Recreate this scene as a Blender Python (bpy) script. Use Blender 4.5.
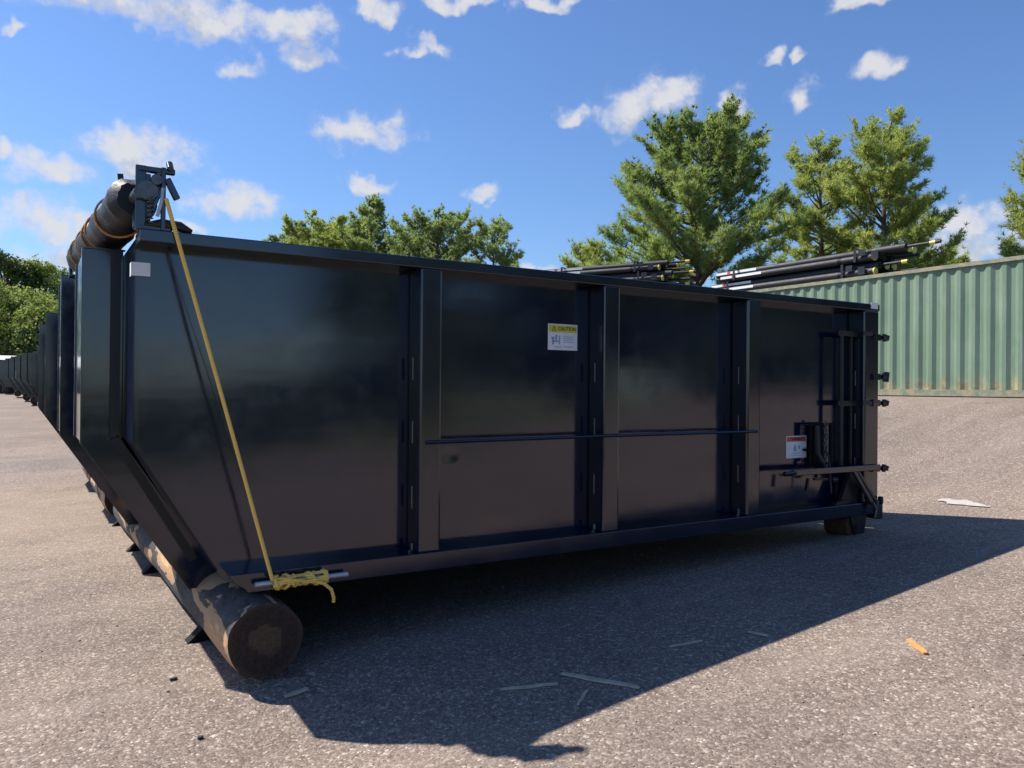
import bpy, math, random
import numpy as np
from mathutils import Vector, Matrix, noise as mnoise
R = math.radians
random.seed(7)
sc = bpy.context.scene
for o in list(bpy.data.objects): bpy.data.objects.remove(o)

# ------------------------------------------------------------------ camera
YAW, PITCH, ROLL, F = R(31.589), R(0.263), R(0.474), 780.0
CAM = np.array([-0.8845, -4.416, 1.1459])
fw = np.array([math.sin(YAW)*math.cos(PITCH), math.cos(YAW)*math.cos(PITCH), math.sin(PITCH)])
rt0 = np.array([math.cos(YAW), -math.sin(YAW), 0.0]); up0 = np.cross(rt0, fw)
rt = rt0*math.cos(ROLL)+up0*math.sin(ROLL); up = -rt0*math.sin(ROLL)+up0*math.cos(ROLL)
cd = bpy.data.cameras.new('camera'); cam = bpy.data.objects.new('camera', cd)
sc.collection.objects.link(cam)
cd.sensor_width = 36; cd.lens = F/1024*36; cd.clip_end = 3000; cd.clip_start = .05
M = Matrix(((rt[0], up[0], -fw[0], CAM[0]), (rt[1], up[1], -fw[1], CAM[1]), (rt[2], up[2], -fw[2], CAM[2]), (0, 0, 0, 1)))
cam.matrix_world = M
sc.camera = cam
def at(px, py, depth):
    """world point at that depth in front of the camera position (used to survey where things stand)"""
    return CAM+depth*(fw+rt*(px-512)/F-up*(py-384)/F)
def pxdir(px, py):
    d = fw+rt*(px-512)/F-up*(py-384)/F
    return d/np.linalg.norm(d)

# ------------------------------------------------------------------ sun, sky, exposure
SX, SY = -0.515, 0.675           # towards the sun
el = math.atan2(1, math.hypot(SX, SY)); azr = math.atan2(SX, SY)
sd = bpy.data.lights.new('sun', 'SUN'); sd.energy = 4.9; sd.angle = R(.53); sd.color = (1, .93, .85)
sun = bpy.data.objects.new('sun', sd); sc.collection.objects.link(sun)
sun.rotation_euler = Vector((SX, SY, 1)).to_track_quat('Z', 'Y').to_euler()
SUNV = np.array([SX, SY, 1.0]); SUNV /= np.linalg.norm(SUNV)
sc.view_settings.view_transform = 'Standard'; sc.view_settings.look = 'None'
sc.view_settings.exposure = 0.68; sc.view_settings.gamma = 1
sc.render.engine = 'CYCLES'
try: sc.cycles.use_denoising = True
except Exception: pass

class NT:
    """small helper for node trees"""
    def __init__(s, t): s.t = t; s.n = t.nodes; s.l = t.links
    def new(s, ty, **kw):
        n = s.n.new(ty)
        for k, v in kw.items(): setattr(n, k, v)
        return n
    def put(s, sock, v):
        if isinstance(v, bpy.types.NodeSocket): s.l.new(v, sock)
        elif v is not None: sock.default_value = v
    def m(s, op, a, b=None, c=None, clamp=False):
        n = s.new('ShaderNodeMath', operation=op); n.use_clamp = clamp
        s.put(n.inputs[0], a); s.put(n.inputs[1], b); s.put(n.inputs[2], c)
        return n.outputs[0]
    def v(s, op, a, b=None):
        n = s.new('ShaderNodeVectorMath', operation=op)
        s.put(n.inputs[0], a); s.put(n.inputs[1], b)
        return n.outputs['Value'] if op in ('LENGTH', 'DOT_PRODUCT', 'DISTANCE') else n.outputs[0]
    def noise(s, vec, scale, detail=4, rough=.55, dist=0, color=False):
        n = s.new('ShaderNodeTexNoise'); s.put(n.inputs['Vector'], vec)
        n.inputs['Scale'].default_value = scale; n.inputs['Detail'].default_value = detail
        n.inputs['Roughness'].default_value = rough; n.inputs['Distortion'].default_value = dist
        return n.outputs['Color' if color else 'Fac']
    def ramp(s, fac, stops, interp='LINEAR'):
        n = s.new('ShaderNodeValToRGB'); s.put(n.inputs[0], fac); cr = n.color_ramp; cr.interpolation = interp
        while len(cr.elements) < len(stops): cr.elements.new(.5)
        for e, (p, c) in zip(cr.elements, stops):
            e.position = p; e.color = (c, c, c, 1) if not hasattr(c, '__len__') else (*c, 1)
        return n.outputs[0]
    def mix(s, fac, a, b, mode='MIX'):
        n = s.new('ShaderNodeMix', data_type='RGBA', blend_type=mode)
        s.put(n.inputs[0], fac)
        for i, x in ((6, a), (7, b)):
            if isinstance(x, tuple): x = (*x, 1) if len(x) == 3 else x
            s.put(n.inputs[i], x)
        return n.outputs[2]
    def mr(s, v, a, b, c=0., d=1., smooth=False):
        n = s.new('ShaderNodeMapRange', clamp=True)
        if smooth: n.interpolation_type = 'SMOOTHSTEP'
        s.put(n.inputs[0], v)
        for i, x in enumerate((a, b, c, d)): s.put(n.inputs[i+1], x)
        return n.outputs[0]
    def bump(s, h, strength, dist, normal=None):
        n = s.new('ShaderNodeBump'); n.inputs['Strength'].default_value = strength
        n.inputs['Distance'].default_value = dist; s.put(n.inputs['Height'], h)
        if normal is not None: s.put(n.inputs['Normal'], normal)
        return n.outputs[0]

w = bpy.data.worlds.new('World'); sc.world = w; w.use_nodes = True
wn = NT(w.node_tree); w.node_tree.nodes.clear()
sky = wn.new('ShaderNodeTexSky', sky_type='NISHITA'); sky.sun_disc = False
sky.sun_elevation = el; sky.sun_rotation = azr; sky.air_density = 1.15; sky.dust_density = .35; sky.ozone_density = 2.2; sky.altitude = 50
# clouds in the sky: each an uneven tuft at its own bearing and height, in world directions
CL = [ # px, py, half width, half height (of the photograph, turned into angles)
 (175, 12, 120, 24), (100, -12, 75, 24), (235, 18, 70, 18), (300, 30, 36, 20), (374, 12, 19, 16), (455, 2, 52, 13), (545, -4, 60, 10), (238, 71, 26, 15), (312, 60, 25, 14), (428, 48, 28, 9),
 (140, 155, 50, 26), (364, 137, 46, 23), (366, 186, 26, 13), (235, 203, 50, 21), (484, 196, 21, 12), (42, 172, 38, 19),
 (40, 228, 44, 24), (112, 228, 40, 17), (635, 112, 54, 28), (665, 98, 40, 25), (566, 117, 16, 12), (738, 112, 10, 22),
 (768, 64, 17, 10), (804, 104, 17, 15), (806, 62, 8, 9), (878, 74, 24, 16), (868, 0, 34, 9), (975, 226, 62, 18), (985, 250, 70, 20), (1060, 235, 50, 20),
 (2, 152, 12, 12), (75, 262, 60, 15), (530, 280, 60, 12), (20, 20, 12, 6), (190, 235, 26, 12),
 (-150, 120, 90, 40), (-300, 220, 120, 35), (-420, 40, 120, 50), (1250, 90, 80, 35), (1400, 200, 120, 40), (1650, 60, 160, 50), (700, -220, 120, 60), (300, -300, 150, 60)]
tc = wn.new('ShaderNodeTexCoord'); D = tc.outputs['Generated']
g = bpy.data.node_groups.new('cloud_field', 'ShaderNodeTree')
g.interface.new_socket('dir', in_out='INPUT', socket_type='NodeSocketVector')
g.interface.new_socket('dens', in_out='OUTPUT', socket_type='NodeSocketFloat')
gn = NT(g); gi = gn.new('NodeGroupInput'); go = gn.new('NodeGroupOutput')
d0 = gi.outputs[0]
wob = gn.v('SUBTRACT', gn.noise(d0, 22, 3, .5, color=True), (.5, .5, .5))
wob2 = gn.v('SCALE', wob); gn.n[-1].inputs['Scale'].default_value = .075
dw = gn.v('NORMALIZE', gn.v('ADD', d0, wob2))
acc = None
extra = [(random.uniform(0, 360), random.uniform(6, 55), random.uniform(4, 11), random.uniform(2, 4)) for _ in range(8)]
items = []
for px, py, hw, hh in CL:
    items.append((pxdir(px, py), hw/F*1.0, hh/F*1.0))
for az, e2, hw, hh in extra:
    if abs(((az-math.degrees(YAW)+180) % 360)-180) < 75: continue
    items.append((np.array([math.sin(R(az))*math.cos(R(e2)), math.cos(R(az))*math.cos(R(e2)), math.sin(R(e2))]), R(hw), R(hh)))
#items.append((np.array([math.sin(R(163))*math.cos(R(8)), math.cos(R(163))*math.cos(R(8)), math.sin(R(8))]), R(13), R(6)))
for c, hw, hh in items:
    r_ = np.cross(c, (0, 0, 1)); r_ /= np.linalg.norm(r_); u_ = np.cross(r_, c)
    a = gn.v('DOT_PRODUCT', dw, tuple(r_/hw)); b = gn.v('DOT_PRODUCT', dw, tuple(u_/hh))
    # flatter bases: the lower half is squeezed
    b2 = gn.m('MULTIPLY', b, b); b3 = gn.m('MULTIPLY_ADD', gn.m('LESS_THAN', b, 0.), gn.m('MULTIPLY', b2, 1.3), b2)
    q = gn.m('MULTIPLY_ADD', a, a, b3)
    f_ = gn.v('DOT_PRODUCT', dw, tuple(c)); q = gn.m('MULTIPLY_ADD', gn.m('LESS_THAN', f_, .3), 100., q)
    q = gn.m('SUBTRACT', 1., q)
    acc = q if acc is None else gn.m('MAXIMUM', acc, q)
fb = gn.noise(d0, 30, 6, .62)
dens = gn.m('ADD', gn.m('MAXIMUM', acc, -2.), gn.m('MULTIPLY', gn.m('SUBTRACT', fb, .5), 3.0))
g.links.new(dens, go.inputs[0])
def field(vec):
    n = wn.new('ShaderNodeGroup'); n.node_tree = g; wn.put(n.inputs[0], vec); return n.outputs[0]
den = field(D)
den2 = field(wn.v('ADD', D, tuple(SUNV*.010+np.array([0, 0, .022]))))
cov = wn.mr(den, -.2, 1.2, 0, 1, True)
thin = wn.mr(den, -.35, .5, 0, .16)
cov = wn.m('MAXIMUM', cov, thin)
shade = wn.mr(wn.m('SUBTRACT', den2, den), -.35, .55, 0, 1)
thick = wn.mr(den, .15, .9, 0, 1)
sh = wn.m('MULTIPLY', shade, thick)
ccol = wn.mix(sh, (6.7, 6.7, 7.0), (4.1, 4.5, 5.6))
sepz = wn.new('ShaderNodeSeparateXYZ'); wn.l.new(D, sepz.inputs[0])
cov = wn.m('MULTIPLY', cov, wn.mr(sepz.outputs[2], .0, .06))
skyc = wn.mix(1.0, sky.outputs[0], (.77, .98, 1.33), 'MULTIPLY')
full = wn.mix(wn.m('MULTIPLY', cov, .95), skyc, ccol)
bg = wn.new('ShaderNodeBackground'); wn.l.new(full, bg.inputs[0]); bg.inputs[1].default_value = .07
try:
    w.cycles.sampling_method = 'MANUAL'; w.cycles.sample_map_resolution = 512
except Exception: pass
wo = wn.new('ShaderNodeOutputWorld'); wn.l.new(bg.outputs[0], wo.inputs[0])

# ------------------------------------------------------------------ materials
def mat(name, build):
    m = bpy.data.materials.new(name); m.use_nodes = True
    t = NT(m.node_tree); m.node_tree.nodes.clear()
    out = t.new('ShaderNodeOutputMaterial'); p = t.new('ShaderNodeBsdfPrincipled')
    t.l.new(p.outputs[0], out.inputs[0]); build(t, p, out); return m
def coords(t, kind='Object'): return t.new('ShaderNodeTexCoord').outputs[kind]
def P(p, t, **kw):
    for k, v in kw.items():
        k = k.replace('_', ' ')
        if isinstance(v, tuple) and len(v) == 3 and k in ('Base Color', 'Emission Color'): v = (*v, 1)
        t.put(p.inputs[k], v)
def simple(name, col, rough=.5, metal=0, var=.25, scale=12, bump=.0, spec=.5, col2=None):
    def b(t, p, o):
        c = coords(t); n = t.noise(c, scale, 5, .6)
        lo = tuple(x*(1-var) for x in col); hi = col2 or tuple(min(1, x*(1+var)) for x in col)
        P(p, t, Base_Color=t.mix(t.mr(n, .3, .7), lo, hi), Roughness=t.mr(n, .3, .7, max(.02, rough-.07), rough+.07), Metallic=float(metal), Specular_IOR_Level=spec)
        if bump: P(p, t, Normal=t.bump(t.noise(c, scale*4, 4), bump, .01))
    return mat(name, b)
def paint(name, base, rough, wave, dirt=.5):
    def b(t, p, o):
        c = coords(t, 'Object')
        n1 = t.noise(c, .8, 2, .45); n2 = t.noise(c, 60, 3, .6); n3 = t.noise(c, 5, 5, .65)
        dust = t.mr(n3, .5, .8, 0, dirt)
        P(p, t, Base_Color=t.mix(dust, base, tuple(x*1.6+.004 for x in base)), Roughness=t.m('ADD', t.mr(n3, .45, .85, rough, rough+.10), t.m('MULTIPLY', n2, .02)),
          Specular_IOR_Level=.5, IOR=1.75)
        dn = t.mr(t.v('LENGTH', t.v('MULTIPLY', t.v('SUBTRACT', c, (1.47, .17, .70)), (1, 0, 1.3))), 0, .09, 1, 0, True)
        mps = t.new('ShaderNodeMapping'); t.l.new(c, mps.inputs[0]); mps.inputs['Scale'].default_value = (.5, 1, 5)
        rib = t.noise(mps.outputs[0], 1.2, 2, .4)
        h_ = t.m('ADD', t.m('MULTIPLY', rib, .07), t.m('ADD', n1, t.m('MULTIPLY', dn, -.2 if wave > .006 else 0.)))
        nb = t.bump(h_, .6, wave); P(p, t, Normal=t.bump(n2, .05, .001, nb))
    return mat(name, b)
M_black = paint('black_panel_paint', (.0045, .009, .030), .10, .02)
M_frame = paint('black_frame_paint', (.0045, .008, .023), .13, .005)
M_matt = simple('dull_black_steel', (.011, .012, .015), .45, 0, .3, 8)
M_nearblack = simple('tarred_wood', (.006, .006, .008), .8, 0, .3, 8, 0, .2)  # plain near-black, shared by the prisms beside the log and the binder rack
M_tarp = simple('black_mesh_tarp', (.004, .005, .009), .55, 0, .5, 16, .3)
M_strap = simple('orange_strap', (.5, .24, .07), .7, 0, .2, 40)
M_galv = simple('galvanised_steel', (.5, .52, .55), .4, .5, .15, 40)
M_grey = simple('grey_steel', (.12, .13, .14), .4, .7, .3, 30)
M_rust = simple('rusty_steel', (.1, .045, .022), .8, 0, .5, 22, .6)
M_white = simple('white_vinyl', (.72, .73, .76), .5, 0, .05, 30)
M_yel = simple('yellow_vinyl', (.62, .55, .06), .5, 0, .08, 30)
M_red = simple('red_vinyl', (.5, .1, .05), .5, 0, .08, 30)
M_ink = simple('printed_ink', (.03, .03, .04), .6, 0, .1, 30)
M_inkb = simple('faded_blue_print', (.3, .36, .5), .6, 0, .1, 30)
M_cap = simple('yellow_plastic_cap', (.62, .5, .08), .4, 0, .1, 20)
M_orange = simple('orange_tag', (.75, .12, .05), .5, 0, .1, 20)
M_tube = simple('black_glossy_tube', (.010, .011, .016), .62, 0, .2, 6)
def rope_b(t, p, o):
    c = coords(t); wv = t.new('ShaderNodeTexWave', wave_type='BANDS', bands_direction='Z'); t.put(wv.inputs['Vector'], c)
    wv.inputs['Scale'].default_value = 26; wv.inputs['Distortion'].default_value = 2
    P(p, t, Base_Color=t.mix(wv.outputs['Fac'], (.82, .46, .07), (1., .72, .2)), Roughness=.75, Normal=t.bump(wv.outputs['Fac'], .6, .004))
M_rope = mat('yellow_rope', rope_b)

def asphalt(t, p, o):
    c = coords(t)
    vo = t.new('ShaderNodeTexVoronoi', feature='F1'); t.put(vo.inputs['Vector'], c); vo.inputs['Scale'].default_value = 88
    vo2 = t.new('ShaderNodeTexVoronoi', feature='F1'); t.put(vo2.inputs['Vector'], c); vo2.inputs['Scale'].default_value = 50
    def rnd(v):
        s = t.new('ShaderNodeSeparateColor'); t.l.new(v.outputs['Color'], s.inputs[0]); return s.outputs
    a = rnd(vo); b = rnd(vo2)
    big = t.noise(c, .45, 5, .6); mid = t.noise(c, 3.2, 6, .65); fine = t.noise(c, 160, 3, .7)
    stone = t.ramp(a[0], [(0, (.12, .098, .086)), (.35, (.20, .165, .145)), (.7, (.29, .24, .21)), (.93, (.42, .355, .315)), (1, (.75, .68, .61))])
    stone2 = t.ramp(b[1], [(0, (.16, .13, .113)), (.6, (.25, .205, .18)), (.9, (.34, .285, .25)), (.97, (.47, .41, .37)), (1, (.85, .79, .72))])
    col = t.mix(.34, stone, stone2)
    col = t.mix(t.mr(fine, .35, .65), t.mix(1., col, (.72, .72, .73), 'MULTIPLY'), t.mix(1., col, (1.15, 1.14, 1.12), 'MULTIPLY'))
    tone = t.mix(t.mr(big, .3, .7), (.70, .68, .64), (1.0, .95, .87))
    col = t.mix(1., col, tone, 'MULTIPLY')
    col = t.mix(t.mr(mid, .52, .75, 0, .5), col, t.mix(1., col, (.7, .69, .7), 'MULTIPLY'))
    # long worn streaks and fine sand
    mp = t.new('ShaderNodeMapping'); t.l.new(c, mp.inputs[0]); mp.inputs['Scale'].default_value = (.25, 1.7, 1); mp.inputs['Rotation'].default_value = (0, 0, .5)
    st = t.noise(mp.outputs[0], 1.1, 6, .7)
    col = t.mix(t.mr(st, .5, .72, 0, .35), col, (.33, .275, .23))
    # a spill of sand and bark crumbs beside the log
    sp = t.v('SUBTRACT', c, (-.9, 6.4, 0)); mp2 = t.v('MULTIPLY', sp, (.5, .24, 0))
    ds = t.m('ADD', t.v('LENGTH', mp2), t.m('MULTIPLY', t.m('SUBTRACT', t.noise(c, 1.6, 6, .7), .5), 1.6))
    col = t.mix(t.mr(ds, .2, 1., .3, 0), col, (.40, .31, .21))
    # tar cracks
    cr = t.new('ShaderNodeTexVoronoi', feature='DISTANCE_TO_EDGE'); wc = t.v('ADD', c, t.v('MULTIPLY', t.noise(c, 1.1, 4, color=True), (1.6, 1.6, 0)))
    t.put(cr.inputs['Vector'], wc); cr.inputs['Scale'].default_value = .16
    crk = t.mr(cr.outputs['Distance'], 0, .004, .75, 0)
    crk = t.m('MULTIPLY', crk, t.mr(t.noise(c, .6, 3), .48, .6))
    oil = t.mr(t.noise(c, .8, 3, .5), .62, .72, 0, .45); col = t.mix(oil, col, t.mix(1., col, (.6, .6, .6), 'MULTIPLY'))
    col = t.mix(crk, col, (.07, .06, .058))
    h = t.m('ADD', t.m('MULTIPLY', vo.outputs['Distance'], -1.), t.m('MULTIPLY', vo2.outputs['Distance'], -.6))
    nb = t.bump(h, .45, .006); nb = t.bump(mid, .4, .02, nb)
    P(p, t, Base_Color=col, Roughness=.88, Normal=nb, Specular_IOR_Level=.3)
M_asph = mat('old_stony_asphalt', asphalt)
def grassm(t, p, o):
    c = coords(t); n = t.noise(c, .3, 6, .6); f = t.noise(c, 9, 5, .7)
    P(p, t, Base_Color=t.mix(t.m('MULTIPLY_ADD', f, .5, t.m('MULTIPLY', n, .5)), (.08, .10, .025), (.26, .27, .09)), Roughness=.9, Normal=t.bump(f, .7, .1))
M_grass = mat('meadow_grass', grassm)
def bark_end(t, p, o):
    c = coords(t); s = t.new('ShaderNodeSeparateXYZ'); t.l.new(c, s.inputs[0])
    r = t.v('LENGTH', t.v('MULTIPLY', c, (1, 0, 1)))
    n = t.noise(c, 9, 6, .65); n2 = t.noise(c, 45, 4, .6)
    rr = t.m('ADD', r, t.m('MULTIPLY', t.m('SUBTRACT', n, .5), .17))
    core = t.mr(rr, .075, .095, 1, 0)
    rings = t.m('SINE', t.m('MULTIPLY', t.m('ADD', r, t.m('MULTIPLY', n, .02)), 420.))
    dark = t.mix(t.mr(n2, .35, .7), (.018, .010, .008), (.05, .028, .02))
    col = t.mix(t.m('MULTIPLY', core, .9), dark, t.mix(t.mr(n2, .3, .7), (.06, .036, .022), (.115, .072, .04)))
    col = t.mix(t.mr(r, .17, .2, 0, .5), col, (.075, .05, .035))
    P(p, t, Base_Color=col, Roughness=.85, Normal=t.bump(t.m('MULTIPLY_ADD', rings, .25, n2), .5, .004))
M_end = mat('sawn_dark_log_end', bark_end)
def bark(t, p, o):
    c = coords(t)
    mp = t.new('ShaderNodeMapping'); t.l.new(c, mp.inputs[0]); mp.inputs['Scale'].default_value = (1.6, .55, 1.6)
    n = t.noise(mp.outputs[0], 2.6, 4, .5, .4); n2 = t.noise(mp.outputs[0], 14, 6, .7); n3 = t.noise(c, 40, 4, .6)
    col = t.mix(t.mr(n2, .35, .7), (.02, .017, .016), (.085, .08, .08))
    peel = t.mr(t.m('ADD', n, t.m('MULTIPLY', n3, .03)), .545, .56)
    wood = t.mix(t.mr(n2, .35, .65), (.38, .17, .07), (.66, .44, .23))
    wood = t.mix(t.mr(n, .6, .66), (.42, .26, .14), wood)
    col = t.mix(peel, col, wood)
    P(p, t, Base_Color=col, Roughness=.85, Normal=t.bump(t.m('ADD', t.m('MULTIPLY', n2, .6), t.m('MULTIPLY', peel, -.6)), .6, .015))
M_bark = mat('peeling_log_bark', bark)
def contm(t, p, o):
    c = coords(t); s = t.new('ShaderNodeSeparateXYZ'); t.l.new(c, s.inputs[0]); z = s.outputs[2]
    n = t.noise(c, 1.2, 5, .6); n2 = t.noise(c, 7, 6, .7)
    mp = t.new('ShaderNodeMapping'); t.l.new(c, mp.inputs[0]); mp.inputs['Scale'].default_value = (2, 2.2, .35); n3 = t.noise(mp.outputs[0], 2.5, 6, .7)
    col = t.mix(t.mr(n, .3, .7), (.125, .195, .13), (.17, .245, .17))
    col = t.mix(t.mr(n3, .5, .75, 0, .5), col, (.27, .32, .25))
    low = t.mr(z, .0, .75, 1, 0)
    rust = t.mr(t.m('ADD', t.m('MULTIPLY', low, .35), t.m('MULTIPLY', n3, .7)), .52, .66)
    rust = t.m('MULTIPLY', rust, t.mr(z, .0, 1.1, .8, 0))
    rust = t.m('MAXIMUM', rust, t.mr(n2, .72, .8, 0, .6))
    col = t.mix(rust, col, t.mix(t.mr(n2, .4, .6), (.22, .13, .06), (.42, .33, .17)))
    P(p, t, Base_Color=col, Roughness=.55, Normal=t.bump(n2, .2, .01))
M_cont = mat('faded_green_container_paint', contm)
def crail(t, p, o):
    c = coords(t); n2 = t.noise(c, 6, 6, .7)
    P(p, t, Base_Color=t.mix(t.mr(n2, .4, .62), (.15, .2, .15), (.34, .28, .17)), Roughness=.6)
M_crail = mat('rusted_green_rail', crail)
def leafm(name, c1, c2, c3, scale=.5, tl=.5):
    def b(t, p, o):
        c = coords(t); n = t.noise(c, scale, 4, .65); n2 = t.noise(c, scale*9, 3, .7)
        f = t.m('ADD', t.m('MULTIPLY', n, .6), t.m('MULTIPLY', n2, .4))
        col = t.ramp(f, [(.33, c1), (.5, c2), (.68, c3)])
        P(p, t, Base_Color=col, Roughness=.6, Specular_IOR_Level=.3)
        tr = t.new('ShaderNodeBsdfTranslucent'); t.l.new(t.mix(1., col, (1.25, 1.25, .7), 'MULTIPLY'), tr.inputs[0])
        mx = t.new('ShaderNodeMixShader'); mx.inputs[0].default_value = tl
        t.l.new(p.outputs[0], mx.inputs[1]); t.l.new(tr.outputs[0], mx.inputs[2]); t.l.new(mx.outputs[0], o.inputs[0])
    return mat(name, b)
M_needle = leafm('pine_needles', (.14, .22, .09), (.27, .36, .145), (.45, .51, .24))
M_needle2 = leafm('yellowing_pine_needles', (.19, .25, .09), (.35, .41, .15), (.55, .58, .26))
M_needle3 = leafm('bluish_pine_needles', (.15, .23, .11), (.28, .36, .17), (.44, .50, .25))
M_leaf = leafm('broad_leaves', (.10, .15, .045), (.21, .27, .085), (.40, .42, .16), .35)
M_leafd = leafm('dark_broad_leaves', (.04, .07, .022), (.075, .115, .035), (.13, .16, .055), .35, .25)
M_cone = simple('brown_pine_cones', (.10, .065, .035), .8, 0, .3, 8)
M_trunk = simple('pine_bark', (.13, .10, .075), .9, 0, .35, 9, .5)
M_shed = simple('white_metal_roof', (.75, .76, .78), .4, 0, .06, 2)
M_wood = simple('pale_split_wood', (.42, .36, .28), .8, 0, .2, 30)
M_worange = simple('orange_wood_chip', (.55, .28, .09), .8, 0, .2, 40)
M_wpaint = simple('worn_white_ground_paint', (.4, .37, .34), .8, 0, .12, 30)

# ------------------------------------------------------------------ mesh helpers
COL = sc.collection
class MB:
    def __init__(s): s.v = []; s.f = []
    def add(s, vs, fs):
        o = len(s.v); s.v += [tuple(map(float, q)) for q in vs]; s.f += [tuple(i+o for i in q) for q in fs]
    def box(s, a, b):
        x0, y0, z0 = a; x1, y1, z1 = b
        s.add([(x0, y0, z0), (x1, y0, z0), (x1, y1, z0), (x0, y1, z0), (x0, y0, z1), (x1, y0, z1), (x1, y1, z1), (x0, y1, z1)],
              [(0, 3, 2, 1), (4, 5, 6, 7), (0, 1, 5, 4), (1, 2, 6, 5), (2, 3, 7, 6), (3, 0, 4, 7)]); return s
    def prism(s, pts, y0, y1):
        """xz outline extruded along y"""
        n = len(pts)
        s.add([(x, y0, z) for x, z in pts]+[(x, y1, z) for x, z in pts],
              [tuple(range(n)), tuple(range(2*n-1, n-1, -1))]+[(i, i+n, (i+1) % n+n, (i+1) % n) for i in range(n)]); return s
    def slab(s, p0, p1, wdt, th, y0=None, y1=None): return s
    def bar(s, a, b, wx, wy, upv=(0, 0, 1)):
        a = np.array(a, float); b = np.array(b, float); d = b-a; d /= np.linalg.norm(d)
        u = np.cross(d, upv)
        if np.linalg.norm(u) < 1e-4: u = np.cross(d, (1, 0, 0))
        u /= np.linalg.norm(u); v = np.cross(u, d); u = u*wx/2; v = v*wy/2
        s.add([a-u-v, a+u-v, a+u+v, a-u+v, b-u-v, b+u-v, b+u+v, b-u+v],
              [(0, 3, 2, 1), (4, 5, 6, 7), (0, 1, 5, 4), (1, 2, 6, 5), (2, 3, 7, 6), (3, 0, 4, 7)]); return s
    def tube(s, pts, rad, n=10, cap=True):
        pts = [np.array(q, float) for q in pts]; k = len(pts)
        rs = rad if hasattr(rad, '__len__') else [rad]*k
        rings = []; u = None
        for i, q in enumerate(pts):
            d = pts[min(i+1, k-1)]-pts[max(i-1, 0)]; d = d/(np.linalg.norm(d)+1e-9)
            if u is None:
                u = np.cross(d, (0, 0, 1)); 
                if np.linalg.norm(u) < .1: u = np.cross(d, (1, 0, 0))
            u = u-d*np.dot(u, d); u /= np.linalg.norm(u); v = np.cross(d, u)
            rings += [q+rs[i]*(math.cos(2*math.pi*j/n)*u+math.sin(2*math.pi*j/n)*v) for j in range(n)]
        fs = [(i*n+j, i*n+(j+1) % n, (i+1)*n+(j+1) % n, (i+1)*n+j) for i in range(k-1) for j in range(n)]
        if cap: fs += [tuple(range(n-1, -1, -1)), tuple(range((k-1)*n, k*n))]
        s.add(rings, fs); return s
    def build(s, name, m, parent=None, loc=None, smooth=False, bevel=0):
        me = bpy.data.meshes.new(name); me.from_pydata(s.v, [], s.f); me.validate()
        for mm in (m if isinstance(m, (list, tuple)) else [m]): me.materials.append(mm)
        if smooth: me.polygons.foreach_set('use_smooth', [True]*len(me.polygons))
        o = bpy.data.objects.new(name, me); COL.objects.link(o)
        if parent: o.parent = parent
        if loc is not None: o.location = loc
        if bevel:
            b = o.modifiers.new('bevel', 'BEVEL'); b.width = bevel; b.segments = 2; b.limit_method = 'ANGLE'
        if smooth:
            me.update()
            try:
                me.set_sharp_from_angle(angle=R(40))
            except Exception: pass
        return o
def tag(o, label=None, cat=None, group=None, kind=None):
    if label: o['label'] = label
    if cat: o['category'] = cat
    if group: o['group'] = group
    if kind: o['kind'] = kind
    return o
def empty(name, loc=(0, 0, 0), rz=0, **kw):
    o = bpy.data.objects.new(name, None); COL.objects.link(o); o.location = loc; o.rotation_euler[2] = rz; o.empty_display_size = .2
    return tag(o, **kw)
def copy_tree(o, parent=None):
    c = o.copy(); COL.objects.link(c); c.parent = parent
    for ch in [q for q in bpy.data.objects if q.parent == o]: copy_tree(ch, c)
    return c

# ------------------------------------------------------------------ ground
def ss(a, b, x):
    t = min(1, max(0, (x-a)/(b-a))); return t*t*(3-2*t)
def gz(x, y):
    xc = min(8, max(-2.5, x)); z = -.44+.05*(xc-.2)
    xb = min(8, max(0, x)); yb = min(1, max(-2, y)); z += -.015*xb*yb
    z += .014*max(0, min(y, 80)-1)
    z -= .12*math.exp(-((x-.15)**2+(y+.95)**2)/.45)
    z -= 1.8*ss(7, 27, -y)
    if x > 6: 
        tgt = 1.03-1.8*ss(7, 27, -y); k = ss(6.5, 14.2, x); z = z*(1-k)+tgt*k if y < 40 else z*(1-k*ss(90, 40, y))+tgt*k*ss(90, 40, y)
    return z
xs = sorted(set([round(-6+i*.25, 3) for i in range(100)]+[-1500, -800, -400, -200, -100, -60, -40, -25, -15, -10]+[20+i*2 for i in range(12)]+[50, 60, 80, 120, 200, 400, 800, 1500]))
ys = sorted(set([round(-8+i*.25, 3) for i in range(80)]+[-1500, -800, -400, -200, -100, -60, -45, -30, -20, -14]+[12+i*2 for i in range(15)]+[45, 52, 60, 70, 80, 90, 110, 150, 250, 500, 900, 1500]))
g_ = MB(); nx = len(xs)
g_.v = [(x, y, gz(x, y)) for y in ys for x in xs]
g_.f = [(j*nx+i, j*nx+i+1, (j+1)*nx+i+1, (j+1)*nx+i) for j in range(len(ys)-1) for i in range(nx-1)]
go_ = g_.build('ground', [M_asph, M_grass], smooth=True); go_['kind'] = 'structure'
for pl in go_.data.polygons:
    c = pl.center
    pl.material_index = 1 if (c.x > 24 or c.y > 88 or c.y < -13 or c.x < -60) else 0

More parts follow.
